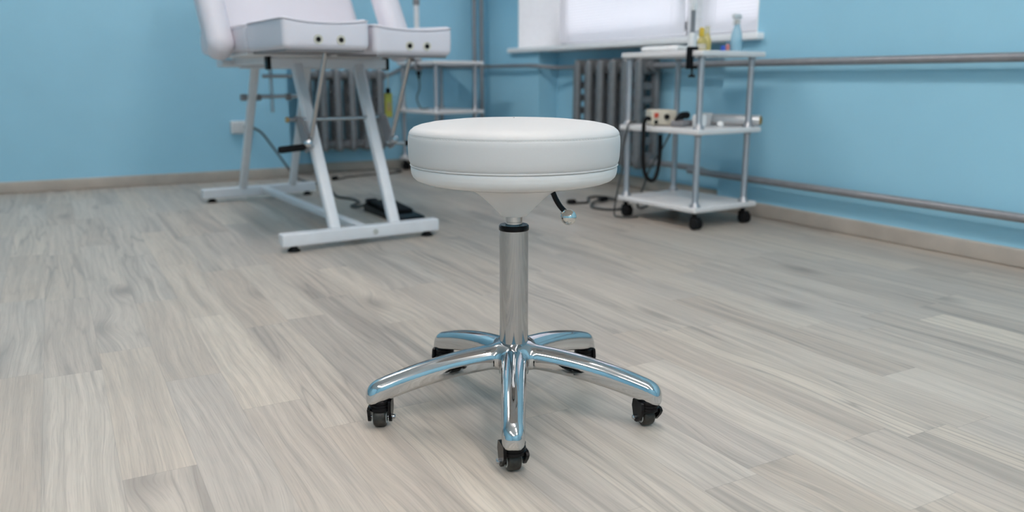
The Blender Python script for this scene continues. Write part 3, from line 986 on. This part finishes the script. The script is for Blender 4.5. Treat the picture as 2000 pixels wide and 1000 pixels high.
# ------------------------------------------------------------------ trolleys
def trolley(label, loc, rz):
    """white three-shelf trolley, near corner at the local origin, shelves towards +x +y"""
    W_, D_ = 0.37, 0.46
    t = thing('trolley', label, 'trolley', loc, rz, 'white three-shelf trolleys on castors')
    for (z0, z1) in ((0.068, 0.090), (0.376, 0.398), (0.676, 0.698)):
        MB().rbox((W_ / 2, D_ / 2, (z0 + z1) / 2), (W_, D_, z1 - z0), 0.006, 3).build('shelf', M['laminate'], t)
    for x in (0.027, W_ - 0.054):
        for y in (0.027, D_ - 0.027):
            for (z0, z1) in ((0.090, 0.376), (0.398, 0.676)):
                MB().lathe([(0.0, z0), (0.023, z0), (0.022, z0 + 0.004), (0.0145, z0 + 0.016), (0.0125, z0 + 0.024), (0.0125, z1 - 0.006), (0.0175, z1 - 0.002), (0.0175, z1), (0, z1)], (x, y, 0), 24).build('post', M['postmetal'], t)
            cc = MB().lathe([(0, 0.046), (0.010, 0.046), (0.010, 0.066), (0.021, 0.066), (0.021, 0.069), (0, 0.069)], (x, y, 0), 20).build('castor', M['black'], t)
            hd = MB()
            for s in (-1, 1):
                hd.lathe([(0, -0.008), (0.0190, -0.008), (0.0235, -0.005), (0.0240, 0.0), (0.0235, 0.005), (0.0190, 0.008), (0, 0.008)], (x + s * 0.010, y - 0.010, 0.0242), 28, axis((1, 0, 0)))
            hd.build('wheel', M['blackmatt'], cc)
            MB().rbox((x, y - 0.006, 0.042), (0.034, 0.040, 0.018), 0.008, 3).build('hood', M['black'], cc)
    return t
T1, A1 = Vector((2.173, 2.407, 0)), R(5)
T2, A2 = Vector((2.038, 4.612, 0)), R(7.5)
trolley('white three-shelf trolley holding bottles, in front of the window wall', T1, A1)
trolley('white three-shelf trolley in the far room corner beyond the treatment chair', T2, A2)
def on1(u, v, z):
    return T1 + Matrix.Rotation(A1, 3, 'Z') @ Vector((u, v, z))
def on2(u, v, z):
    return T2 + Matrix.Rotation(A2, 3, 'Z') @ Vector((u, v, z))
ZT, ZM = 0.6984, 0.3984

def clamp_lamp(label, loc, rz, dark, mid_mat):
    """lamp clamped to a shelf edge that lies on the local x=0 line; arms go up out of the picture"""
    t = thing('clamp_lamp', label, 'lamp', loc, rz)
    c = MB()
    c.rbox((-0.006, 0, -0.028), (0.010, 0.026, 0.082), 0.003, 2)
    c.rbox((0.010, 0, 0.007), (0.042, 0.026, 0.013), 0.003, 2)
    c.rbox((0.010, 0, -0.064), (0.042, 0.026, 0.012), 0.003, 2)
    c.build('clamp', M['black'], t)
    sc = MB().lathe([(0, -0.024), (0.010, -0.024), (0.011, -0.028), (0.004, -0.030), (0.004, -0.074), (0.0035, -0.090), (0.014, -0.094), (0.014, -0.102), (0, -0.102)], (0.012, 0, 0), 16)
    sc.build('clamp_screw', M['black'], t)
    MB().lathe([(0, 0.0135), (0.0165, 0.0135), (0.0160, 0.060), (0.0120, 0.066), (0, 0.066)], (0.006, 0, 0), 24).build('lamp_socket', mid_mat, t)
    p = MB().lathe([(0, 0.062), (0.0088, 0.062), (0.0088, 0.150), (0, 0.150)], (0.006, 0, 0), 18).build('post', dark, t)
    MB().lathe([(0, 0.148), (0.0115, 0.148), (0.0115, 0.172), (0, 0.172)], (0.006, 0, 0), 18).build('swivel', mid_mat, p)
    el, tip = (0.02, 0.03, 0.62), (-0.05, -0.22, 0.98)
    for s in (-0.008, 0.008):
        MB().tube([(0.006 + s, 0, 0.160), (el[0] + s, el[1], el[2])], 0.0055, 10).build('arm', M['frame'], t)
        MB().tube([(el[0] + s, el[1], el[2]), (tip[0] + s, tip[1], tip[2])], 0.0055, 10).build('arm', M['frame'], t)
    MB().tube([(el[0] - 0.016, el[1], el[2]), (el[0] + 0.016, el[1], el[2])], 0.014, 14).build('elbow', M['greyplate'], t)
    h = MB().lathe([(0, 0.030), (0.060, 0.028), (0.105, 0.014), (0.110, 0.000), (0.104, -0.010), (0.075, -0.012), (0.072, -0.002), (0, -0.002)], (tip[0], tip[1] - 0.10, tip[2]), 40).build('lamp_head', M['frame'], t)
    return t
clamp_lamp('grey clamp lamp on the near trolley edge beside the yellow bottle', on1(0.0, 0.062, ZT), A1, M['lampgrey'], M['socket'])
# the corner trolley carries a lamp on a white pole
l2 = thing('pole_lamp', 'white lamp pole clamped to the corner trolley behind the chair', 'lamp', on2(0.0, 0.205, ZT), A2)
c_ = MB()
c_.rbox((-0.006, 0, -0.022), (0.010, 0.026, 0.070), 0.003, 2)
c_.rbox((0.010, 0, 0.007), (0.042, 0.026, 0.013), 0.003, 2)
c_.rbox((0.010, 0, -0.050), (0.042, 0.026, 0.012), 0.003, 2)
c_.build('clamp', M['greyplate'], l2)
MB().lathe([(0, -0.024), (0.010, -0.024), (0.004, -0.030), (0.004, -0.060), (0.016, -0.066), (0.016, -0.080), (0.009, -0.086), (0.008, -0.108), (0, -0.108)], (0.012, 0, 0), 16).build('clamp_screw', M['black'], l2)
pp = MB().lathe([(0, 0.0135), (0.0165, 0.0135), (0.0165, 0.335), (0, 0.335)], (0.006, 0, 0), 24).build('pole', M['frame'], l2)
MB().lathe([(0, 0.333), (0.020, 0.333), (0.020, 0.368), (0, 0.368)], (0.006, 0, 0), 24).build('swivel', M['greyplate'], pp)
MB().tube([(0.006, 0, 0.36), (0.04, 0.03, 0.80)], 0.012, 14).build('arm', M['frame'], l2)
MB().tube([(0.04, 0.03, 0.80), (-0.20, -0.20, 1.00)], 0.010, 14).build('arm', M['frame'], l2)
MB().lathe([(0, 0.030), (0.060, 0.028), (0.105, 0.014), (0.110, 0.000), (0.104, -0.010), (0, -0.006)], (-0.27, -0.27, 1.00), 40).build('lamp_head', M['frame'], l2)
o = MB().tube(spline([on2(0.014, 0.205, ZT - 0.107), on2(0.018, 0.210, 0.53), on2(0.004, 0.222, 0.47), on2(0.020, 0.20, 0.409), on2(0.06, 0.17, 0.408)], 6), 0.004, 8).build('lamp_cord', M['cable'])
tag(o, 'thin dark cord hanging from the lamp clamp of the corner trolley', 'cord')

# bottles and small things on the near trolley
def bottle(label, cat, loc, prof, m_, parts):
    t = thing('bottle', label, cat, loc)
    MB().lathe(prof, n=28).build('body', m_, t)
    for (nm, pr, mm) in parts:
        MB().lathe(pr, n=24).build(nm, mm, t)
    return t
bottle('pale yellow bottle with a bright yellow cap on the trolley top', 'bottle', on1(0.098, 0.100, ZT),
       [(0, 0), (0.0165, 0), (0.0180, 0.003), (0.0180, 0.036), (0.0150, 0.046), (0.0095, 0.052), (0.0095, 0.056), (0, 0.056)], M['bottle_yellow'],
       [('label_band', [(0.0182, 0.007), (0.0184, 0.008), (0.0184, 0.026), (0.0182, 0.027)], M['beige']),
        ('cap', [(0, 0.090), (0.0070, 0.090), (0.0100, 0.086), (0.0108, 0.056), (0, 0.054)], M['yellow'])])
bottle('small translucent bottle of yellowish liquid right behind the yellow-capped one', 'bottle', on1(0.178, 0.145, ZT),
       [(0, 0), (0.0165, 0), (0.0175, 0.003), (0.0175, 0.045), (0.0120, 0.060), (0.0090, 0.066), (0.0090, 0.074), (0, 0.074)], M['bottle_yellow'],
       [('cap', [(0, 0.100), (0.0080, 0.100), (0.0100, 0.097), (0.0105, 0.072), (0, 0.072)], M['bottle_clear'])])
bottle('small round jar with a blue lid on the trolley top', 'jar', on1(0.224, 0.100, ZT),
       [(0, 0), (0.0090, 0), (0.0098, 0.002), (0.0098, 0.016), (0, 0.017)], M['bluecap'],
       [('lid', [(0, 0.0235), (0.0086, 0.0235), (0.0094, 0.0215), (0.0094, 0.0165), (0, 0.0165)], M['bluecap'])])
bottle('small pink tube standing beside the blue jar', 'tube', on1(0.252, 0.100, ZT),
       [(0, 0), (0.0078, 0), (0.0086, 0.002), (0.0078, 0.026), (0.0020, 0.031), (0, 0.031)], M['pink'],
       [('cap', [(0, 0.006), (0.0090, 0.006), (0.0092, 0.0), (0, 0.0)], M['hubgrey'])])
sb = thing('spray_bottle', 'tall pale blue spray bottle at the right end of the trolley top', 'spray bottle', on1(0.284, 0.085, ZT))
MB().lathe([(0, 0), (0.0220, 0), (0.0238, 0.004), (0.0236, 0.040), (0.0205, 0.070), (0.0145, 0.092), (0.0110, 0.102), (0.0105, 0.112), (0, 0.112)], n=32).build('body', M['bottle_blue'], sb)
sh = MB().lathe([(0, 0.126), (0.0115, 0.126), (0.0125, 0.122), (0.0125, 0.108), (0, 0.108)], n=24).build('collar', M['hubgrey'], sb)
MB().rbox((-0.004, 0, 0.139), (0.046, 0.016, 0.020), 0.006, 3).build('spray_head', M['socket'], sb)
MB().rbox((-0.018, 0, 0.120), (0.005, 0.009, 0.030), 0.002, 2, rot=Matrix.Rotation(R(18), 4, 'Y')).build('trigger', M['socket'], sb)
# napkin: a soft folded pile
nk = MB().rbox((0, 0, 0.010), (0.150, 0.190, 0.020), 0.009, 4, None, lambda x, y, z: (x, y, z * (0.95 + 0.35 * math.cos(x * 21) * math.cos(y * 15)) + 0.003 * math.sin(x * 40 + y * 25) * (1 if z > 0 else 0)))
o = nk.build('napkin', M['cloth'])
o.location = on1(0.100, 0.275, ZT + 0.0015)
o.rotation_euler = (0, 0, R(12))
tag(o, 'folded white napkin lying on the left of the trolley top', 'napkin')

# things on the middle shelf
dv = thing('beige_control_box', 'beige control box with a red switch and dark knob on the middle shelf', 'control box', on1(0.110, 0.320, ZM), R(-27))
MB().rbox((0, 0, 0.034), (0.108, 0.130, 0.062), 0.008, 3).build('case', M['beige'], dv)
FRT = axis((-0.001, -1, 0))
MB().rbox((-0.034, -0.066, 0.044), (0.018, 0.008, 0.020), 0.003, 2).build('red_switch', M['red'], dv)
MB().lathe([(0, 0.014), (0.009, 0.014), (0.011, 0.010), (0.012, 0.0), (0, 0)], (0.010, -0.064, 0.038), 20, FRT).build('knob', M['black'], dv)
MB().lathe([(0, 0.010), (0.007, 0.010), (0.009, 0.0), (0, 0)], (-0.034, -0.064, 0.016), 16, FRT).build('jack', M['blackmatt'], dv)
MB().lathe([(0, 0.010), (0.007, 0.010), (0.009, 0.0), (0, 0)], (0.036, -0.064, 0.018), 16, FRT).build('jack', M['hubgrey'], dv)
for x in (-0.042, 0.042):
    for y in (-0.050, 0.050):
        MB().lathe([(0, 0), (0.006, 0), (0.006, 0.004), (0, 0.004)], (x, y, 0), 12).build('foot', M['blackmatt'], dv)
hp = thing('handpiece_cradle', 'black handpiece lying on a grey cradle beside the beige box', 'handpiece', on1(0.118, 0.205, ZM), A1 + R(20))
MB().rbox((0, 0, 0.013), (0.100, 0.060, 0.026), 0.009, 3).build('cradle', M['greyplate'], hp)
MB().tube(spline([(-0.052, 0.004, 0.030), (-0.030, 0.0, 0.038), (0.010, 0, 0.044), (0.045, 0, 0.044), (0.052, 0, 0.044)], 4), [0.006] * 3 + [0.010] * 3 + [0.015] * 8 + [0.014, 0.012, 0.009], 14).build('handpiece', M['blackmatt'], hp)
MB().lathe([(0, 0.050), (0.024, 0.048), (0.029, 0.041), (0.028, 0.002), (0.026, 0), (0, 0)], n=28).build('cotton_jar', M['cloth'])
cj = bpy.data.objects['cotton_jar']; cj.location = on1(0.172, 0.160, ZM)
tag(cj, 'white cotton pad stack left of the near trolley post on the middle shelf', 'cotton pads')
cu = thing('white_cup', 'small white tapered cup right of the near trolley post', 'cup', on1(0.246, 0.195, ZM))
MB().lathe([(0, 0), (0.020, 0), (0.0215, 0.002), (0.0300, 0.050), (0.0310, 0.052), (0.0290, 0.052), (0.0195, 0.006), (0, 0.005)], n=32).build('cup_body', M['laminate'], cu)
MB().lathe([(0, 0.0475), (0.0275, 0.0475), (0.0280, 0.0455), (0, 0.045)], n=28).build('filling', M['cloth'], cu)
o = MB().lathe([(0, 0.0), (0.006, 0.0), (0.0115, 0.005), (0.0135, 0.012), (0.0115, 0.0195), (0.006, 0.024), (0, 0.0252)], n=24).build('cotton_ball', M['cloth'])
o.location = on1(0.190, 0.062, ZM)
tag(o, 'single white cotton ball near the front edge of the middle shelf', 'cotton ball')
ra, rb_ = on1(0.272, 0.228, ZM + 0.0240), on1(0.376, 0.014, ZM + 0.0240)
dd = (rb_ - ra).normalized()
rl = thing('film_roll', 'silver roll of film with an open cardboard core on the middle shelf', 'roll', on1(0.324, 0.121, ZM))
LM = (ra - rb_).length / 2
def loc_axis(prof):
    m_ = Matrix.Translation((0, 0, 0.0240)) @ axis(dd)
    return MB().lathe(prof, n=36, m=m_)
loc_axis([(0.0172, -LM), (0.0225, -LM), (0.0232, -LM + 0.002), (0.0232, LM - 0.002), (0.0225, LM), (0.0172, LM)]).build('film', M['foil'], rl)
loc_axis([(0.0135, -LM - 0.003), (0.0175, -LM - 0.003), (0.0175, LM + 0.004), (0.0135, LM + 0.004), (0.0135, -LM - 0.003)]).build('core', M['cardboard'], rl)

# hoses and cables of the near trolley
def cord(name, label, pts, r, m_, cat='cable'):
    o = MB().tube(spline(pts, 7), r, 10).build(name, m_)
    return tag(o, label, cat)
hs = cord('suction_hose', 'thick black hose hanging in a loop under the middle shelf of the near trolley',
     [on1(0.016, 0.288, ZM + 0.030), on1(-0.002, 0.288, ZM + 0.032), on1(-0.0165, 0.288, ZM + 0.014), on1(-0.0185, 0.287, 0.36), on1(-0.018, 0.286, 0.28), on1(-0.010, 0.284, 0.215), on1(0.006, 0.280, 0.182), on1(0.032, 0.275, 0.172), on1(0.052, 0.274, 0.195), on1(0.062, 0.272, 0.250), on1(0.063, 0.270, 0.310), on1(0.062, 0.270, 0.362)], 0.0085, M['blackmatt'], 'hose')
cord('power_cord', 'thin grey cord hanging slantwise behind the near trolley',
     [on1(0.290, 0.435, ZM + 0.008), on1(0.310, 0.470, ZM + 0.007), on1(0.335, 0.480, 0.36), on1(0.280, 0.485, 0.27), on1(0.225, 0.490, 0.20), on1(0.190, 0.492, 0.12), on1(0.165, 0.505, 0.03), on1(0.205, 0.525, 0.0065), on1(0.270, 0.550, 0.0065)], 0.0042, M['cable'], 'cord')
cord('device_cord', 'thin dark cord dropping over the left edge of the middle shelf to the floor',
     [on1(0.020, 0.375, ZM + 0.016), on1(-0.004, 0.392, ZM + 0.009), on1(-0.010, 0.400, 0.37), on1(-0.018, 0.415, 0.28), on1(-0.006, 0.425, 0.21), on1(-0.022, 0.43, 0.13), on1(-0.030, 0.44, 0.05), on1(-0.034, 0.435, 0.008), on1(-0.036, 0.405, 0.005), on1(-0.020, 0.375, 0.005), on1(0.030, 0.355, 0.005)], 0.0040, M['cable'], 'cord')
fc = cord('extension_cord', 'dark cord looped on the floor left of the near trolley, ending in a plug',
     [(2.150, 3.225, 0.0065), (2.205, 3.21, 0.0065), (2.250, 3.255, 0.0065), (2.315, 3.345, 0.0065), (2.385, 3.345, 0.0065), (2.390, 3.22, 0.0065), (2.300, 3.205, 0.0165), (2.215, 3.165, 0.010), (2.155, 3.090, 0.0065), (2.155, 3.010, 0.0065), (2.200, 2.965, 0.0065), (2.265, 2.990, 0.0065), (2.330, 3.045, 0.0065)], 0.0058, M['cable'], 'cord')
MB().tube([(2.155, 3.224, 0.013), (2.149, 3.226, 0.013), (2.118, 3.236, 0.013), (2.112, 3.238, 0.013)], [0.007, 0.012, 0.012, 0.009], 12).build('plug', M['black'], fc)
MB().rbox((2.300, 3.205, 0.0165), (0.060, 0.026, 0.024), 0.008, 3, rot=Matrix.Rotation(R(10), 4, 'Z')).build('inline_switch', M['black'], fc)
c2 = cord('loose_cord', 'dark cord lying on the floor from behind the chair to the corner trolley',
     [(1.425, 4.700, 0.0055), (1.470, 4.735, 0.0055), (1.56, 4.80, 0.0055), (1.70, 4.84, 0.0055), (1.84, 4.86, 0.0055), (1.93, 4.92, 0.0055), (1.93, 5.02, 0.0055)], 0.0050, M['cable'], 'cord')
MB().tube([(1.440, 4.712, 0.014), (1.434, 4.708, 0.014), (1.405, 4.685, 0.014), (1.400, 4.681, 0.014)], [0.007, 0.013, 0.013, 0.009], 12).build('plug', M['black'], c2)
